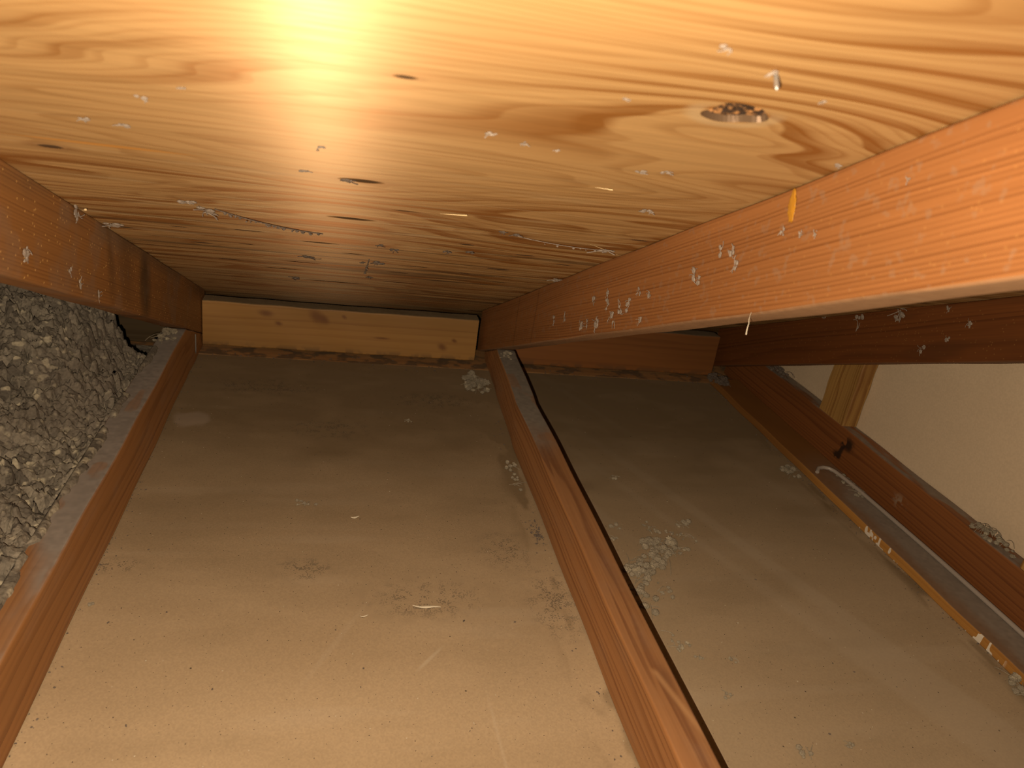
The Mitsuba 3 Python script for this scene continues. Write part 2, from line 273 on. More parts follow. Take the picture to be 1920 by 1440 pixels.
def board(stations, w, h, r=0.003, wob=0.0005, seed=0):
    """A sawn board: stations = list of (origin of the section's lower left corner, width vector, height vector[, height factor]);
    rounded arrises, slightly wavy faces."""
    g = np.random.default_rng(seed)
    sec = []
    for (cx, cy, a0) in ((w - r, r, -90), (w - r, h - r, 0), (r, h - r, 90), (r, r, 180)):
        for k in range(4):
            t = math.radians(a0 + 30 * k)
            sec.append((cx + r * math.cos(t), cy + r * math.sin(t)))
    # extra points along the faces
    out = []
    for i, p in enumerate(sec):
        out.append(p)
        if i % 4 == 3:
            q = sec[(i + 1) % 16]
            for t in (0.33, 0.66): out.append((p[0] * (1 - t) + q[0] * t, p[1] * (1 - t) + q[1] * t))
    sec = np.array(out); n = len(sec)
    vs = []
    phase = g.random(4) * 9
    for i, st in enumerate(stations):
        o, wv, hv = (np.asarray(k, float) for k in st[:3])
        hh = st[3] if len(st) > 3 else 1.0
        j = wob * np.stack([np.sin(i * 0.9 + sec[:, 1] * 60 + phase[0]) + np.sin(i * 0.37 + phase[1]), np.sin(i * 1.1 + sec[:, 0] * 60 + phase[2]) + np.sin(i * 0.29 + phase[3])], 1)
        s = sec + j
        vs.append(o + s[:, :1] * wv + (s[:, 1:] * hh) * hv)
    v = np.vstack(vs); f = []
    m = len(stations)
    for i in range(m - 1):
        for k in range(n):
            a, b = i * n + k, i * n + (k + 1) % n
            f += [(a, b, b + n), (a, b + n, a + n)]
    c0, c1 = len(v), len(v) + 1
    v = np.vstack([v, vs[0].mean(0), vs[-1].mean(0)])
    for k in range(n):
        f += [(c0, (k + 1) % n, k), (c1, (m - 1) * n + k, (m - 1) * n + (k + 1) % n)]
    t = trimesh.Trimesh(v, f, process=False)
    if t.volume < 0: t.invert()
    return t

def straight(o, axis, length, wv, hv, w, h, n=30, **k):
    o, axis = np.asarray(o, float), np.asarray(axis, float)
    return board([(o + axis * length * i / (n - 1), wv, hv) for i in range(n)], w, h, **k)

# ------------------------------------------------------------------ structure
def slab(x0, x1, y0, y1, z0, z1):
    m = trimesh.creation.box((x1 - x0, y1 - y0, z1 - z0)); m.apply_translation(((x0 + x1) / 2, (y0 + y1) / 2, (z0 + z1) / 2)); return m
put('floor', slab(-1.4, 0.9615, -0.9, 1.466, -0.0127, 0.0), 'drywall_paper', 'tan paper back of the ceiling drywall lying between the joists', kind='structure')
# the gable drywall stands against the end truss
put('wall_right', slab(0.9615, 0.974, -0.9, 1.9, -0.0127, 1.15), 'wall_paper', 'plain beige drywall sheet of the gable end wall', kind='structure')

# roof sheathing with the open knot hole; uv: u down the slope, v along the grain, so the fibres shine like fibres
ang = np.linspace(0, 2 * np.pi, 48, endpoint=False)
wob = 1 + 0.10 * np.sin(3 * ang + 1) + 0.05 * np.sin(5 * ang)
hole = np.stack([KNOT[0] + 0.0185 * wob * np.cos(ang), KNOT[1] / CS + 0.0125 / CS * wob * np.sin(ang)], 1)
sheet = sg.Polygon([(-1.4, -1.0), (0.9610, -1.0), (0.9610, 2.05), (-1.4, 2.05)], [hole])
def roof_panel(poly, thick, lift=0.0):
    m = trimesh.creation.extrude_polygon(poly, thick, engine='earcut')
    x, s, t = m.vertices.T
    v = np.stack([x, s * CS, ROOF0 - s * SN], 1) - ROOF_N * (t + lift)[:, None]
    return trimesh.Trimesh(v, m.faces, process=False), np.stack([s, x], 1)
m, uv = roof_panel(sheet, 0.012)

put('ceiling', m, 'plywood', 'sloping plywood roof sheathing with wavy grain and an open knot hole', kind='structure', uv=uv)
n_ = 40
gx, gy = np.meshgrid(np.linspace(-1, 1, n_), np.linspace(-1, 1, n_), indexing='ij')
kx, ky = KNOT[0] + gx * 0.024, KNOT[1] + gy * 0.017
rough = meshkit.fbm(np.stack([kx * 260, ky * 260, kx * 0], -1), 3, 4)
dep = 0.0022 + 0.0045 * rough
kv = np.stack([kx, ky, ROOF0 - SL * ky], -1).reshape(-1, 3) - ROOF_N * dep.reshape(-1, 1)
q = np.arange(n_ * n_).reshape(n_, n_)
kf = np.stack([q[:-1, :-1], q[1:, :-1], q[1:, 1:], q[:-1, 1:]], -1).reshape(-1, 4)
put('ceiling__knot', (kv, kf), 'knot_wood', 'rough crumbly brown knot sunk in its oval hole')

put('top_plate', straight((-1.35, 1.467, -0.038), X, 2.309, Y, Z, 0.12, 0.038, 60, seed=4), 'plate_wood', 'dirty brown top plate of the outer wall lying along the far edge of the drywall', 'wall plate')

# ------------------------------------------------------------------ framing
def joist(key, x0, x1, lean, m, label, seed, y0=-0.8, y1=1.53, scarf=True, xoff=lambda y: 0.0, chip=None):
    st = []
    for y in np.unique(np.concatenate([np.linspace(y0, 1.34, 60), np.linspace(1.35, y1, 16)])):
        top = min(0.0885, rafter_bottom(y) - 0.0008) if scarf else 0.0885
        st.append(((x0 + xoff(y), y, 0.0), X, (lean, 0, 1.0), top / 0.0885))
    return put(key, board(st, x1 - x0, 0.0885, 0.003, 0.0005, seed), m, label, 'joist', smooth=40)
joist('ceiling_joist', -0.296, -0.258, -0.035, 'joist_wood', 'ceiling joist with a dusty top between the grey insulation and the bare drywall', 1)
joist('ceiling_joist_001', 0.317, 0.355, -0.085, 'joist_wood_worn', 'worn orange ceiling joist splitting the two bare drywall bays', 2,
      xoff=lambda y: 0.0025 * (y > 1.13) * min(1, (y - 1.13) / 0.02) + 0.013 * max(0, y - 1.15) / 0.35)
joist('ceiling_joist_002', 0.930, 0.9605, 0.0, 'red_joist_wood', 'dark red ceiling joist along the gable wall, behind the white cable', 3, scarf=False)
put('ledger_board', straight((0.860, -0.8, 0.0), Y, 2.26, X, Z, 0.0695, 0.015, 80, r=0.002, seed=5), 'ledger_wood', 'flat board with an orange edge flecked white, lying under the cable', 'board', smooth=40)

def rafter(key, x0, x1, m, label, seed, y0=-0.7, y1=1.545):
    st = [((x0, y, rafter_bottom(y) + 0.0002), X, (0, 0, DEPTH / 0.089)) for y in np.linspace(y0, y1, 60)]
    return put(key, board(st, x1 - x0, 0.089, 0.0035, 0.0004, seed), m, label, 'rafter', smooth=40)
rafter('rafter', -0.296, -0.258, 'left_rafter_wood', 'stained rafter over the grey insulation on the left', 6)
rafter('rafter_001', 0.317, 0.355, 'middle_rafter_wood', 'bright orange rafter specked with dust, nearest the camera on the right', 7)
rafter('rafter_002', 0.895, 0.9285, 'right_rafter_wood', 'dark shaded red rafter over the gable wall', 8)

put('blocking_board', straight((-0.256, 1.500, 0.006), X, 0.560, (0, 1, -0.02), (0, 0.03, 1), 0.038, 0.094, 30, seed=9), 'block_wood', 'pale yellow blocking board closing the middle bay under the roof', 'blocking board', smooth=40)
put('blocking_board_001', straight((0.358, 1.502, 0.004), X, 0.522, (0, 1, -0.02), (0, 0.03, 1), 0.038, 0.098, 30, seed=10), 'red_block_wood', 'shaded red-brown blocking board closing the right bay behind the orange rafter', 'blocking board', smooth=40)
put('blocking_board_002', straight((-0.86, 1.500, 0.004), X, 0.562, (0, 1, -0.02), (0, 0.03, 1), 0.038, 0.094, 30, seed=12), 'painted_shade_block_wood', 'blocking board behind the grey insulation, almost hidden, shade painted into its colour', 'blocking board', smooth=40)

def stud(key, y0, y1, label, seed):
    yc = (y0 + y1) / 2
    top = rafter_bottom(y1) + 0.045
    put(key, straight((0.9305, y0, 0.0885), Z, top - 0.0885, X, Y, 0.0300, y1 - y0, 14, seed=seed), 'stud_wood', label, 'stud', smooth=40)
stud('gable_stud', 1.085, 1.165, 'short honey-coloured stud with loop grain between the gable joist and rafter', 13)
stud('gable_stud_001', 0.590, 0.672, 'pale stud just showing at the right edge above the gable joist', 14)

# ------------------------------------------------------------------ insulation of the left bay
def stamp(h, X0, Y0, st, cx, cy, r, ay, rot, base, amp):
    R = r * 1.2
    i0, i1 = max(0, int((cx - R - X0) / st)), min(h.shape[0], int((cx + R - X0) / st) + 2)
    j0, j1 = max(0, int((cy - R - Y0) / st)), min(h.shape[1], int((cy + R - Y0) / st) + 2)
    if i1 <= i0 or j1 <= j0: return
    xs = X0 + st * np.arange(i0, i1)[:, None] - cx; ys = Y0 + st * np.arange(j0, j1)[None, :] - cy
    u = xs * math.cos(rot) + ys * math.sin(rot); v = (-xs * math.sin(rot) + ys * math.cos(rot)) / ay
    d = 1 - (u * u + v * v) / (r * r)
    cap = np.where(d > 0, base + amp * np.sqrt(np.maximum(d, 0)) + 0.6 * u * math.cos(3 * rot), -9)
    np.maximum(h[i0:i1, j0:j1], cap, out=h[i0:i1, j0:j1])
st = 0.0020
X0, X1, Y0, Y1 = -0.80, -0.2785, 0.15, 1.495
ni, nj = int((X1 - X0) / st) + 1, int((Y1 - Y0) / st) + 1
gx, gy = np.meshgrid(X1 - st * np.arange(ni)[::-1], Y0 + st * np.arange(nj), indexing='ij')
X0 = gx[0, 0]
sm = lambda a, b, x: (lambda t: t * t * (3 - 2 * t))(np.clip((x - a) / (b - a), 0, 1))
base = 0.074 + 0.030 * (meshkit.fbm(np.stack([gx * 7, gy * 7, gx * 0], -1), 3, 2) - 0.4) + 0.03 * np.clip((-0.33 - gx) / 0.2, 0, 1)
base += 0.085 * sm(0.85, 1.25, gy) * sm(-0.31, -0.41, gx)
h = base.copy()
g = np.random.default_rng(5)
for _ in range(13000):
    cx, cy = g.uniform(X0, X1), g.uniform(Y0, Y1)
    r = 0.003 + 0.0085 * g.random() ** 2.0
    i, j = min(ni - 1, max(0, int((cx - X0) / st))), min(nj - 1, int((cy - Y0) / st))
    stamp(h, X0, Y0, st, cx, cy, r, g.uniform(0.3, 0.9), g.uniform(0, 3.14), base[i, j] + g.uniform(-0.004, 0.006), r * g.uniform(0.12, 0.5))
P3 = np.stack([gx, gy, h], -1)
h += 0.020 * (meshkit.fbm(P3 * np.array([34, 26, 20]), 2, 7) - 0.5) + 0.011 * (meshkit.noise(P3 * 95, 8) - 0.5) + 0.009 * (meshkit.noise(P3 * 190, 9) - 0.5) - 0.004 * np.exp(-((meshkit.noise(P3 * 120, 12) - 0.5) / 0.05) ** 2) + 0.0055 * (meshkit.noise(P3 * 380, 10) - 0.5)
cr = meshkit.fbm(np.stack([gx * 20, gy * 20, gx * 0], -1), 3, 21)
h -= 0.014 * np.exp(-((cr - 0.5) / 0.012) ** 2) * (meshkit.noise(np.stack([gx * 8, gy * 8, gx * 0], -1), 3) > 0.45)       # cracks between the clods
edge = 1.285 + 0.9 * np.clip(-0.335 - gx, 0, 0.2) + 0.05 * (meshkit.fbm(np.stack([gx * 18, gy * 18, gx * 0], -1), 3, 33) - 0.5)
fall = np.clip((edge + 0.03 - gy) / 0.05, 0, 1); fall = fall * fall * (3 - 2 * fall)
h = np.minimum(h, np.maximum(roof_z(gy) - 0.02, 0.03))
h = np.minimum(h, np.maximum(rafter_bottom(gy) - 0.004, 0.03) + 9 * (gx < -0.302))
near_joist = np.clip((-0.2965 - gx) / 0.03, 0, 1)
h = np.where(gx > -0.3265, np.minimum(h, 0.090 + 0.02 * near_joist), h)
spill = meshkit.fbm(np.stack([gx * 45, gy * 28, gx * 0], -1), 3, 51) - 0.40 - 0.016 / 0.018 * 0.45 * np.clip((gx + 0.2965) / 0.016, 0, 1)
h = np.where(gx > -0.2975, np.where(spill > 0, 0.0885 + np.minimum(0.05 * spill, 0.006) + 0.25 * np.clip(h - 0.0885, -0.004, 0.012), 0.080), h)
h = np.maximum(h * fall, 0.001)
h[0, :] = h[-1, :]; h[0, :] = 0.0005; h[:, 0] = 0.0005; h[:, -1] = 0.0005
q = np.arange(ni * nj).reshape(ni, nj)
qf = np.stack([q[:-1, :-1], q[1:, :-1], q[1:, 1:], q[:-1, 1:]], -1).reshape(-1, 4)
put('insulation', (np.stack([gx, gy, h], -1).reshape(-1, 3), qf), 'rock_wool', 'loose grey blown insulation filling the left bay', 'insulation', kind='stuff', smooth=True)

# ------------------------------------------------------------------ clumps, tufts, scraps
def lump(size, flat, seed, sub=3, rough=0.6, freq=2.6):
    s = trimesh.creation.icosphere(sub, 1.0)
    v = np.array(s.vertices)
    d = meshkit.fbm(v * freq + 7.3 * seed, 4, seed)
    d2 = np.abs(meshkit.noise(v * freq * 2.6 + seed, seed + 9) - 0.5) * 2
    v = v * (1 - rough + 1.2 * rough * d + 0.5 * rough * d2)[:, None]
    v *= np.array([1, 1, flat]) * size
    return trimesh.Trimesh(v, s.faces, process=False)
def fibre(p, r, sides=5):
    p = np.asarray(p, float); t = np.gradient(p, axis=0); t /= np.linalg.norm(t, axis=1, keepdims=True) + 1e-12
    a = np.cross(t, [0.31, 0.77, 0.56]); a /= np.linalg.norm(a, axis=1, keepdims=True) + 1e-12
    b = np.cross(t, a); an = np.arange(sides) * 2 * np.pi / sides
    rr = np.broadcast_to(r, (len(p),))
    v = (p[:, None] + rr[:, None, None] * (np.cos(an)[None, :, None] * a[:, None] + np.sin(an)[None, :, None] * b[:, None])).reshape(-1, 3)
    f = []
    for i in range(len(p) - 1):
        for k in range(sides):
            x, y = i * sides + k, i * sides + (k + 1) % sides
            f += [(x, y, y + sides), (x, y + sides, x + sides)]
    c0, c1 = len(v), len(v) + 1
    v = np.vstack([v, p[0], p[-1]]); m = len(p)
    for k in range(sides): f += [(c0, (k + 1) % sides, k), (c1, (m - 1) * sides + k, (m - 1) * sides + (k + 1) % sides)]
    return trimesh.Trimesh(v, f, process=False)
cat = trimesh.util.concatenate
def clump(x, y, z, rx, ry, hgt, n, seed, rot=0.0):
    """a pad of wool nodules lying on a level surface at z"""
    g = np.random.default_rng(seed); ms = []
    for i in range(n):
        a, r = g.uniform(0, 6.283), math.sqrt(g.random())
        u, v = r * math.cos(a) * rx, r * math.sin(a) * ry
        px, py = u * math.cos(rot) - v * math.sin(rot), u * math.sin(rot) + v * math.cos(rot)
        s = min(rx, ry) * g.uniform(0.28, 0.55) * (0.9 if n < 6 else 0.62)
        s = max(s, 0.0018)
        flat = g.uniform(0.5, 0.9)
        m = lump(s, flat, int(g.integers(1000)), 4 if s > 0.006 else 3, 0.8, 3.2)
        R = trimesh.transformations.rotation_matrix(g.uniform(0, 6.28), [0, 0, 1]); m.apply_transform(R)
        m.apply_translation((px, py, -m.vertices[:, 2].min() - 0.0004 + hgt * (1 - r) * 0.5 * g.random()))
        ms.append(m)
    for i in range(max(2, n // 3)):
        a = g.uniform(0, 6.283); l = min(rx, ry) * g.uniform(0.6, 1.1)
        c = np.array([g.uniform(-.7, .7) * rx, g.uniform(-.7, .7) * ry, 0])
        t = np.linspace(-1, 1, 6)[:, None]
        ms.append(fibre(c + t * l * np.array([math.cos(a), math.sin(a), 0.0]) + np.array([0, 0, 1.0]) * (0.0012 + hgt * 0.5 * (1 - t * t)), 0.0004))
    m = cat(ms); m.apply_translation((x, y, z)); return m

C = 'insulation clump'
put('insulation_clump', cat([clump(0.452, 0.796, 0, 0.046, 0.018, 0.006, 44, 41, 0.85), clump(0.482, 0.838, 0, 0.026, 0.024, 0.006, 26, 60, 0.3), clump(0.486, 0.884, 0, 0.009, 0.022, 0.006, 12, 42, 0.5), clump(0.530, 0.862, 0, 0.026, 0.008, 0.005, 12, 43, -0.5),
    clump(0.512, 0.826, 0, 0.014, 0.010, 0.003, 8, 61, 0.4), clump(0.424, 0.772, 0, 0.018, 0.022, 0.005, 16, 44, 0.6)]),
    'loose_wool', 'largest ragged grey clump of insulation on the right bay drywall', C, smooth=True)
put('insulation_clump_001', clump(0.416, 0.722, 0, 0.016, 0.040, 0.004, 18, 45, 0.25), 'loose_wool', 'long grey clump of insulation hugging the middle joist, below the largest clump', C, smooth=True)
put('insulation_clump_002', clump(0.452, 0.737, 0, 0.010, 0.020, 0.004, 8, 46, 0.2), 'loose_wool', 'leaf-shaped grey clump just right of the long clump at the middle joist', C, smooth=True)
put('insulation_clump_003', clump(0.423, 0.648, 0, 0.008, 0.022, 0.004, 9, 47, 0.2), 'loose_wool', 'small grey clump at the middle joist, nearest clump to the camera along its right side', C, smooth=True)
put('insulation_clump_004', clump(0.292, 1.385, 0, 0.026, 0.045, 0.010, 30, 48), 'loose_wool', 'grey clump in the far corner of the middle bay at the foot of the rafter', C, smooth=True)
put('insulation_clump_005', clump(0.862, 0.545, 0.0, 0.022, 0.022, 0.01, 16, 49), 'loose_wool', 'pale clump against the flat board at the right edge of the drywall', C, smooth=True)
put('insulation_clump_006', clump(0.838, 1.062, 0.0, 0.018, 0.020, 0.008, 12, 50), 'loose_wool', 'fibrous clump beside the flat board near the end of the cable', C, smooth=True)
put('insulation_clump_007', clump(0.911, 1.00, 0.015, 0.013, 0.055, 0.006, 20, 51), 'loose_wool', 'greyish clump on the flat board under the bend of the cable', C, smooth=True)
put('insulation_clump_008', clump(0.9425, 1.345, 0.0885, 0.016, 0.045, 0.020, 22, 52), 'dark_dust', 'dark dusty clump on the gable joist under the shaded rafter', C, smooth=True)
put('insulation_clump_009', clump(0.944, 0.735, 0.0885, 0.014, 0.045, 0.024, 30, 53), 'loose_wool', 'grey heap of insulation on the gable joist against the wall', C, smooth=True)
put('insulation_clump_010', clump(-0.292, 1.325, 0.0885, 0.022, 0.028, 0.010, 16, 54), 'loose_wool', 'clump on the left joist tucked under the stained rafter', C, smooth=True)
put('insulation_clump_011', clump(0.333, 1.335, 0.0885, 0.013, 0.022, 0.004, 10, 55), 'loose_wool', 'clump on the middle joist tucked under the orange rafter', C, smooth=True)
put('insulation_clump_012', clump(-0.027, 0.936, 0, 0.018, 0.008, 0.004, 7, 56, -0.3), 'loose_wool', 'flat tan clump lying alone in the middle bay', C, smooth=True)
put('insulation_clump_013', clump(0.868, 1.440, 0.015, 0.022, 0.03, 0.02, 20, 57), 'dark_dust', 'dark dusty clump at the end of the right blocking board', C, smooth=True)
put('insulation_clump_014', clump(0.302, 1.03, 0.0, 0.012, 0.05, 0.004, 16, 58), 'loose_wool', 'crumbly clump along the left foot of the middle joist', C, smooth=True)
put('insulation_clump_015', clump(0.545, 0.892, 0.0, 0.012, 0.010, 0.004, 5, 59), 'loose_wool', 'faint clump just beyond the largest clump on the right bay drywall', C, smooth=True)
for k, (x, y, s) in enumerate([(0.446, 0.616, 0.006), (0.489, 0.612, 0.006), (0.442, 0.640, 0.005), (0.455, 0.560, 0.007), (0.508, 0.480, 0.010), (0.564, 0.486, 0.005), (0.475, 1.031, 0.010), (0.430, 0.884, 0.010), (0.417, 0.858, 0.007)]):
    put(numbered('insulation_fleck'), clump(x, y, 0, s, s * 0.8, 0.002, 4, 70 + k, k), 'loose_wool', ['left one of two grey flecks side by side, right of the clump nearest the camera', 'right one of two grey flecks side by side, right of the clump nearest the camera', 'small grey fleck above the left one of the two side by side', 'lone crescent-shaped grey fleck in the near part of the right bay', 'larger pale fleck near the bottom edge of the right bay', 'small round fleck right of the larger pale one near the bottom edge', 'farthest grey fleck beside the middle joist in the right bay', 'grey fleck by the middle joist, left of the largest clump', "flat grey fleck touching the middle joist's shadow, left of the largest clump"][k], 'insulation fleck', 'flecks on the right bay drywall', smooth=True)
for k, (x, y, s) in enumerate([(0.142, 1.209, 0.007), (-0.247, 0.73, 0.003)]):
    put(numbered('insulation_scrap'), clump(x, y, 0, s, s * 0.8, 0.002, 4, 90 + k, k), 'loose_wool', ['pale scrap of insulation far back in the middle bay', 'tiny white bead by the left joist on the drywall'][k], 'insulation scrap', smooth=True)

def curl(x, y, ln, rot, wd, seed):
    t = np.linspace(-1, 1, 9)[:, None]; d = np.array([math.cos(rot), math.sin(rot), 0]); e = np.array([-d[1], d[0], 0])
    p = np.array([x, y, 0.0016]) + t * ln * d + 0.15 * ln * np.sin(2 * t) * e + np.array([0, 0, 1]) * 0.0012 * (1 - np.cos(2 * t))
    return fibre(p, wd * (1 - 0.75 * np.abs(t[:, 0])), 6)
put('wood_shaving', curl(0.127, 0.714, 0.017, -0.25, 0.0016, 1), 'paper', 'pale curled shaving in the middle of the middle bay drywall', 'wood shaving')
put('wood_shaving_001', curl(0.043, 0.902, 0.006, 0.1, 0.0014, 2), 'paper', 'small white chip beyond the curled shaving in the middle bay', 'wood shaving')
put('wood_shaving_002', curl(0.052, 0.700, 0.005, 0.0, 0.0008, 3), 'paper', 'thin pale sliver left of the curled shaving on the drywall', 'wood shaving')

# crumbs of dirt on the drywall and the plate: one object
g = np.random.default_rng(77); ms = []
def crumb(x, y, z, s):
    m = trimesh.creation.icosphere(0, 1.0); m.vertices *= g.uniform(0.5, 1.2, (12, 1)) * np.array([s * g.uniform(0.8, 1.8), s, s * 0.6])
    m.apply_transform(trimesh.transformations.rotation_matrix(g.uniform(0, 6.28), [0, 0, 1])); m.apply_translation((x, y, z + s * 0.45)); ms.append(m)
def off(y): return 0.004 * (y > 1.14) + 0.013 * max(0, y - 1.15) / 0.35
for _ in range(230):
    y = g.uniform(0.45, 1.42); crumb(0.316 + off(y) - 0.03 * g.random() ** 3, y, 0, g.uniform(0.0004, 0.0016))
for _ in range(110):
    y = g.uniform(0.5, 1.45); crumb(-0.2575 + 0.02 * g.random() ** 3, y, 0, g.uniform(0.0004, 0.0013))
for _ in range(160):
    y = g.uniform(0.55, 1.45); crumb(0.8595 - 0.018 * g.random() ** 3, y, 0, g.uniform(0.0004, 0.0016))
for _ in range(90):
    x = g.uniform(-0.25, 0.87); crumb(x, 1.468 - 0.03 * g.random() ** 2, 0, g.uniform(0.0005, 0.002))
for _ in range(60):
    x = g.uniform(-0.25, 0.85); crumb(x, g.uniform(1.472, 1.497), 0, g.uniform(0.0005, 0.002))
for _ in range(90):
    crumb(g.normal(0.306, 0.006), g.normal(0.872, 0.012), 0, g.uniform(0.0006, 0.0020))
for x, y in [(-0.21, 0.83), (-0.166, 0.715), (-0.222, 0.70), (0.17, 0.69), (0.232, 0.686), (0.05, 0.62), (-0.1, 0.60), (-0.17, 0.56), (0.02, 0.68), (0.62, 0.60), (0.64, 0.585), (0.6, 0.76), (0.55, 0.50)]:
    crumb(x, y, 0, 0.0013)
for _ in range(70):
    crumb(g.uniform(-0.22, 0.82), g.uniform(0.45, 1.2), 0, g.uniform(0.0003, 0.0008))
ms = [m for m in ms if not (0.31 < m.vertices[:, 0].mean() < 0.365)]
put('dirt_crumbs', cat(ms), 'dark_dust', 'dark crumbs of dirt scattered on the drywall along the joists', 'dirt', kind='stuff')

# tufts of dust hanging on the roof and rafters
def tuft(p, n, t1, size, aspect, seed, strands=4):
    """low fluffy lobes and loose fibres on the surface through p with normal n"""
    g = np.random.default_rng(seed); n, t1 = np.asarray(n, float), np.asarray(t1, float); t2 = np.cross(n, t1)
    ms = []
    for i in range(int(g.integers(3, 6))):
        s = size * g.uniform(0.25, 0.5)
        m = lump(s, 0.35, int(g.integers(1000)), 2, 0.75, 1.8)
        m.vertices[:, 0] *= g.uniform(0.5, 1.5)
        m.apply_transform(trimesh.transformations.rotation_matrix(g.uniform(0, 6.28), [0, 0, 1]))
        m.vertices += (g.uniform(-0.7, 0.7) * size, g.uniform(-0.7, 0.7) * size * aspect, 0.25 * s)
        ms.append(m)
    for i in range(strands):
        a = g.uniform(0, 6.283); l = size * g.uniform(0.6, 1.4); b = g.uniform(-1.2, 1.2)
        t = np.linspace(0, 1, 6)
        pts = np.stack([g.uniform(-.4, .4) * size + l * t * np.cos(a + b * t), (g.uniform(-.4, .4) * size + l * t * np.sin(a + b * t)) * aspect, 0.0004 + size * 0.45 * t * g.uniform(0.1, 0.9)], 1)
        ms.append(fibre(pts, max(0.00025, size * 0.045), 4))
    m = cat(ms); v = m.vertices
    m.vertices = np.asarray(p) + v[:, :1] * t1 + v[:, 1:2] * t2 + v[:, 2:] * n
    return m
def on_roof(x, y): return np.array([x, y, roof_z(y)])
D = 'dust tuft'
def roof_tuft(x, y, size, aspect=1.0, m='dust_fluff', label=None, group='dust tufts on the roof plywood', seed=0, strands=4):
    key = numbered('dust_tuft')
    put(key, tuft(on_roof(x, y), ROOF_N, X, size, aspect, seed, strands), m, label or 'small grey dust tuft hanging on the roof plywood', D, group, smooth=True)
roof_tuft(-0.128, 0.785, 0.011, 2.2, label='biggest grey dust tuft on the roof plywood, at the start of the crusted web', seed=101, strands=8)
roof_tuft(-0.140, 0.752, 0.009, 0.6, label='flat grey dust tuft beside the biggest one on the roof plywood', seed=102)
roof_tuft(0.256, 0.606, 0.008, 0.7, label='bat-shaped dust tuft on the plywood near the orange rafter', seed=103, strands=6)
roof_tuft(0.006, 0.616, 0.007, 0.8, 'dark_dust', label='dark furry tuft at the slit in the roof plywood', seed=104)
roof_tuft(0.194, 0.349, 0.0042, 0.8, label='dust tuft around the shiny nail point beyond the knot hole', seed=105)
roof_tuft(0.161, 0.334, 0.0040, 0.8, label='faint dust tuft nearest the top edge above the knot hole', seed=106)
roof_tuft(0.290, 0.780, 0.013, 0.8, label='dust tuft in the corner of plywood and orange rafter, holding the pale splinter', seed=107, strands=8)
roof_tuft(0.318, 1.020, 0.013, 0.9, label='dust tuft in the corner of plywood and orange rafter, farther towards the eave', seed=108, strands=8)
roof_tuft(-0.246, 0.905, 0.012, 0.7, label='dust tuft beside the dark slit at the left rafter', seed=109)
roof_tuft(0.312, 0.449, 0.0042, 0.8, label='pale dust tuft where the plywood meets the near orange rafter', seed=110)
ROOF_TUFTS = ['grey dust tuft just left of the dark furry tuft at the slit in the plywood', 'dark dust tuft at the upper end of the thin pale strand', 'small dark dust speck left of the upper end of the thin pale strand', 'dark dust tuft on the plywood close above the pale blocking board, left half', 'smaller left one of a dark pair of tufts low in the middle of the plywood', 'larger right one of a dark pair of tufts low in the middle of the plywood', 'left one of two thin dark tufts right of the dark pair, low on the plywood', 'right one of two thin dark tufts right of the dark pair, low on the plywood', 'square dark dust tuft just right of the strand standing across the grain', 'dark dust tuft left of the strand standing across the grain, near the left slits', 'dark crumb of dust touching the left side of the strand across the grain', 'grey dust tuft highest up in the left part of the plywood', 'faint dust tuft farthest left on the plywood, above the orange gum streak', 'faint dust tuft right of the leftmost one, above the orange gum streak', 'upright grey tuft, left one of three in a row across the middle of the plywood', 'upright grey tuft, middle one of three in a row across the middle of the plywood', 'tiny dust tuft, right one of three in a row across the middle of the plywood', 'lone small dust tuft above the dark furry tuft at the slit', 'left one of two grey dust tufts above the bat-shaped tuft', 'right one of two grey dust tufts above the bat-shaped tuft', 'tiny dust speck right of the highest tuft in the left part of the plywood', 'dark dust tuft nearest the eave below the strand across the grain', "tiny dust speck a hand's width left of the knot hole", 'tiny dust speck right of the shiny nail point, near the orange rafter']
for k, (x, y, s, m) in enumerate([(-0.026, 0.604, 0.006, 'dust_fluff'), (0.177, 0.752, 0.008, 'dark_dust'), (0.164, 0.745, 0.005, 'dark_dust'), (-0.065, 1.242, 0.010, 'dark_dust'), (0.048, 0.883, 0.006, 'dark_dust'), (0.068, 0.902, 0.008, 'dark_dust'),
                                  (0.128, 0.877, 0.007, 'dark_dust'), (0.153, 0.870, 0.007, 'dark_dust'), (0.055, 1.011, 0.009, 'dark_dust'), (-0.037, 1.018, 0.010, 'dark_dust'), (0.035, 1.02, 0.006, 'dark_dust'), (-0.114, 0.492, 0.004, 'dust_fluff'), (-0.161, 0.544, 0.004, 'dust_fluff'),
                                  (-0.138, 0.547, 0.005, 'dust_fluff'), (0.088, 0.475, 0.0045, 'dust_fluff'), (0.112, 0.484, 0.0035, 'dust_fluff'), (0.135, 0.488, 0.0025, 'dust_fluff'), (-0.015, 0.542, 0.004, 'dust_fluff'), (0.202, 0.508, 0.005, 'dust_fluff'), (0.220, 0.503, 0.004, 'dust_fluff'),
                                  (-0.088, 0.469, 0.0025, 'dust_fluff'), (0.05, 1.16, 0.008, 'dark_dust'), (0.142, 0.400, 0.0020, 'dust_fluff'), (0.237, 0.369, 0.002, 'dust_fluff')]):
    roof_tuft(x, y, s, 1.3 if m == 'dark_dust' else 1.0, m, label=ROOF_TUFTS[k], seed=120 + k)
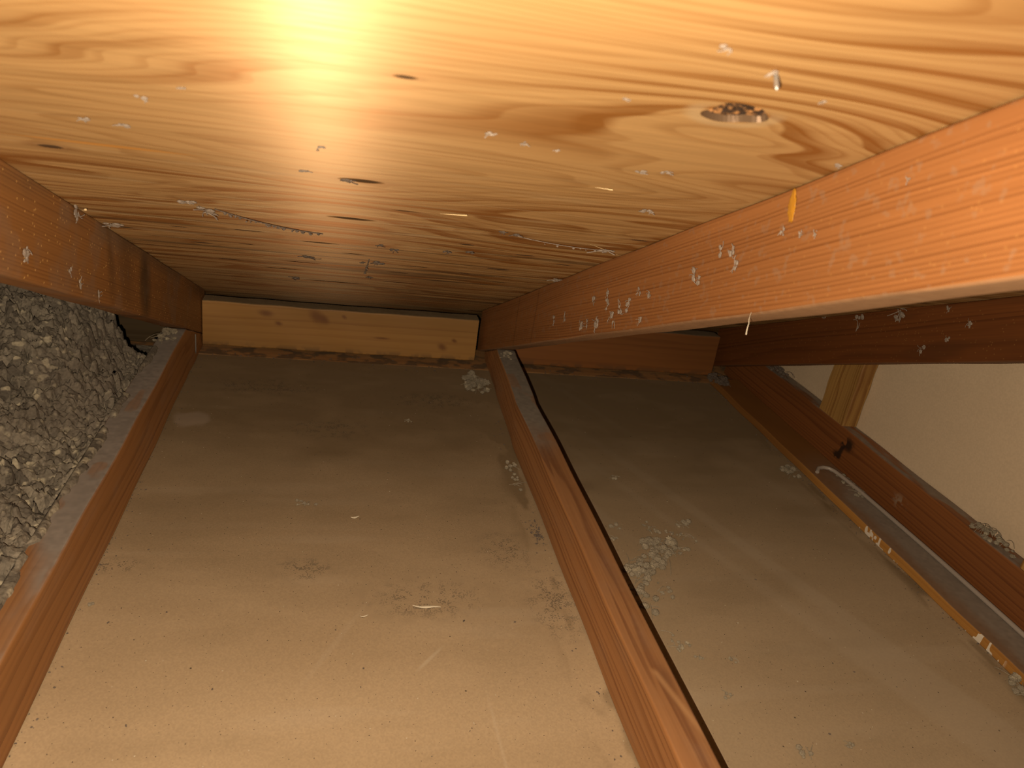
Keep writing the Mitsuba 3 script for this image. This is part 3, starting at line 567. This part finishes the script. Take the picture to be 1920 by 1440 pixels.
# the web with its crust of dirt, hanging from the biggest tuft
def web(key, a, b, sag, r, n, label, seed, m):
    g = np.random.default_rng(seed); t = np.linspace(0, 1, 24)[:, None]
    a, b = np.asarray(a, float), np.asarray(b, float)
    p = a + (b - a) * t + ROOF_N * (0.001 + sag * 4 * t * (1 - t)); ms = [fibre(p, r, 5)]
    for i in range(n):
        q = p[int(g.integers(2, 23))] + g.normal(0, 0.0006, 3) + ROOF_N * 0.0012
        mm = lump(g.uniform(0.0006, 0.0020), 0.7, int(g.integers(99)), 1, 0.6); mm.apply_translation(q); ms.append(mm)
    put(key, cat(ms), m, label, 'cobweb')
web('cobweb', on_roof(-0.118, 0.770), on_roof(-0.017, 0.843), 0.003, 0.0006, 46, 'cobweb strand crusted with dirt running down from the biggest dust tuft', 1, 'dark_dust')
web('cobweb_001', on_roof(0.041, 0.99), on_roof(0.041, 1.115), 0.001, 0.0008, 16, 'dark crusted strand standing across the grain near the eave', 2, 'dark_dust')
web('cobweb_002', on_roof(0.177, 0.752), on_roof(0.285, 0.782), 0.002, 0.0004, 6, 'thin pale strand running towards the corner tuft at the orange rafter', 3, 'dust_fluff')

ORDINAL = 'first second third fourth fifth sixth seventh eighth ninth tenth eleventh twelfth thirteenth fourteenth fifteenth sixteenth seventeenth eighteenth nineteenth twentieth twenty-first twenty-second twenty-third'.split()
def rafter_tufts(xf, nrm, pts, label, group, seed):
    for k, (y, z, s) in enumerate(sorted(pts)):
        put(numbered('dust_tuft'), tuft((xf + nrm[0] * 0.0006, y, z), nrm, (0, CS, -SN), s, 1.2, seed + k), 'dust_fluff', label.format(ORDINAL[k]), D, group, smooth=True)
rafter_tufts(0.317, (-1, 0, 0), [(0.495, 0.534, 0.0035), (0.474, 0.537, 0.003), (0.456, 0.542, 0.003), (0.557, 0.502, 0.006), (0.548, 0.493, 0.005), (0.612, 0.467, 0.006), (0.602, 0.463, 0.005), (0.748, 0.393, 0.008), (0.767, 0.382, 0.008), (0.811, 0.372, 0.007),
                                 (0.834, 0.342, 0.008), (0.870, 0.325, 0.006), (0.963, 0.301, 0.006), (1.010, 0.280, 0.006), (0.817, 0.380, 0.006), (0.727, 0.415, 0.005), (0.386, 0.590, 0.0018), (0.576, 0.499, 0.005), (0.888, 0.316, 0.007), (0.711, 0.390, 0.005), (0.784, 0.363, 0.008), (0.70, 0.42, 0.004), (0.86, 0.36, 0.006)],
             'small pale dust tuft on the orange rafter, {} from its near right end', 'dust tufts on the orange rafter', 200)
rafter_tufts(-0.258, (1, 0, 0), [(0.687, 0.412, 0.008), (0.791, 0.366, 0.005), (0.817, 0.346, 0.005), (0.875, 0.315, 0.005)], 'grey dust tuft on the stained left rafter, {} from the left edge of the photo', 'dust tufts on the left rafter', 240)
put(numbered('dust_tuft'), tuft((-0.2574, 0.825, 0.418), (1, 0, 0), (0, CS, -SN), 0.010, 1.0, 250), 'dust_fluff', 'dust tuft at the top edge of the left rafter, with a pale chip on it', D, smooth=True)
rafter_tufts(0.895, (-1, 0, 0), [(1.091, 0.292, 0.011), (0.897, 0.335, 0.006), (0.935, 0.304, 0.007), (0.868, 0.367, 0.006), (0.915, 0.375, 0.005), (1.186, 0.265, 0.007)], 'faint dust tuft on the shaded rafter, {} from the right edge of the photo', 'dust tufts on the shaded rafter', 260)
put(numbered('dust_tuft'), tuft((0.8944, 1.010, 0.340), (-1, 0, 0), (0, CS, -SN), 0.017, 1.2, 270, 7), 'dust_fluff', 'largest dust tuft on the shaded rafter, with a bright fibre', D, smooth=True)

# splinters, nails, drips
def splinter(a, b, r, seed):
    g = np.random.default_rng(seed); t = np.linspace(0, 1, 7)[:, None]; a, b = np.asarray(a, float), np.asarray(b, float)
    p = a + (b - a) * t + g.normal(0, 0.00012, (7, 3)); return fibre(p, r * (0.15 + 0.85 * t[:, 0]), 4)
put('splinter', splinter(on_roof(0.090, 0.692) + ROOF_N * 0.001, on_roof(0.113, 0.679) + ROOF_N * 0.003, 0.0009, 1), 'splinter_wood', 'bright pale splinter lifting from the middle of the roof plywood', 'splinter')
put('splinter_001', splinter(on_roof(0.262, 0.757) + ROOF_N * 0.001, (0.3155, 0.806, 0.4335), 0.0008, 2), 'splinter_wood', 'long thin splinter poking past the corner tuft at the orange rafter', 'splinter')
put('splinter_002', splinter((0.3165, 0.507, 0.468), (0.316, 0.504, 0.450), 0.00045, 3), 'paper', 'pale splinter hanging below the bottom edge of the orange rafter', 'splinter')
put('splinter_003', splinter(on_roof(-0.252, 0.826) + ROOF_N * 0.004, on_roof(-0.243, 0.808) + ROOF_N * 0.006, 0.0013, 4), 'splinter_wood', 'pale chip caught on the tuft at the top of the left rafter', 'splinter')
put('splinter_004', splinter(on_roof(0.188, 0.557) + ROOF_N * 0.0005, on_roof(0.201, 0.553) + ROOF_N * 0.002, 0.0005, 5), 'splinter_wood', 'tiny splinter on the plywood between the knot hole and the bat-shaped tuft', 'splinter')
def nail(key, a, b, r, label, head=None):
    a, b = np.asarray(a, float), np.asarray(b, float); t = np.linspace(0, 1, 8)
    rr = np.where(t > 0.85, r * (1.05 - t) / 0.2, r)
    ms = [fibre(a + (b - a) * t[:, None], rr, 10)]
    if head: ms.append(fibre(np.array([a, a + (b - a) * 0.03]), head, 12))
    put(key, cat(ms), 'nail_steel', label, 'nail')
nail('nail', on_roof(0.1965, 0.350), on_roof(0.1968, 0.349) + ROOF_N * 0.008, 0.0012, 'shiny nail point coming through the plywood beyond the knot hole')
nail('nail_001', (-0.2568, 1.430, 0.056), (-0.2565, 1.428, 0.016), 0.0013, 'thin nail standing at the far end of the left joist')
g_ = lump(1.0, 1.0, 8, 3, 0.5, 2.0); g_.vertices = np.array([0.3168, 0.4935, 0.5535]) + g_.vertices * np.array([0.0010, 0.0048, 0.0125]) + np.outer(g_.vertices[:, 2] * 0.003, [0, 1, 0])
put('rafter_001__glue_drip', g_, 'glue', 'yellow drip of glue at its upper edge', smooth=True)

# ------------------------------------------------------------------ the cable on the flat board
pts = np.array([(0.868, 1.034, 0.0192), (0.880, 1.045, 0.0225), (0.896, 1.043, 0.023), (0.906, 1.020, 0.022), (0.913, 0.975, 0.0200), (0.917, 0.91, 0.0189), (0.919, 0.83, 0.0189), (0.920, 0.74, 0.0189), (0.920, 0.66, 0.0189), (0.919, 0.58, 0.0189), (0.918, 0.45, 0.0189), (0.917, 0.2, 0.0189), (0.918, -0.5, 0.0189)])
from scipy.interpolate import CubicSpline
L = np.concatenate([[0], np.cumsum(np.linalg.norm(np.diff(pts, axis=0), axis=1))])
cs = CubicSpline(L, pts)
m = fibre(cs(np.linspace(0, L[-1], 140)), 0.0035, 12)
put('cable', m, 'cable_vinyl', 'white cable curving along the flat board at the gable wall', 'cable', smooth=50)
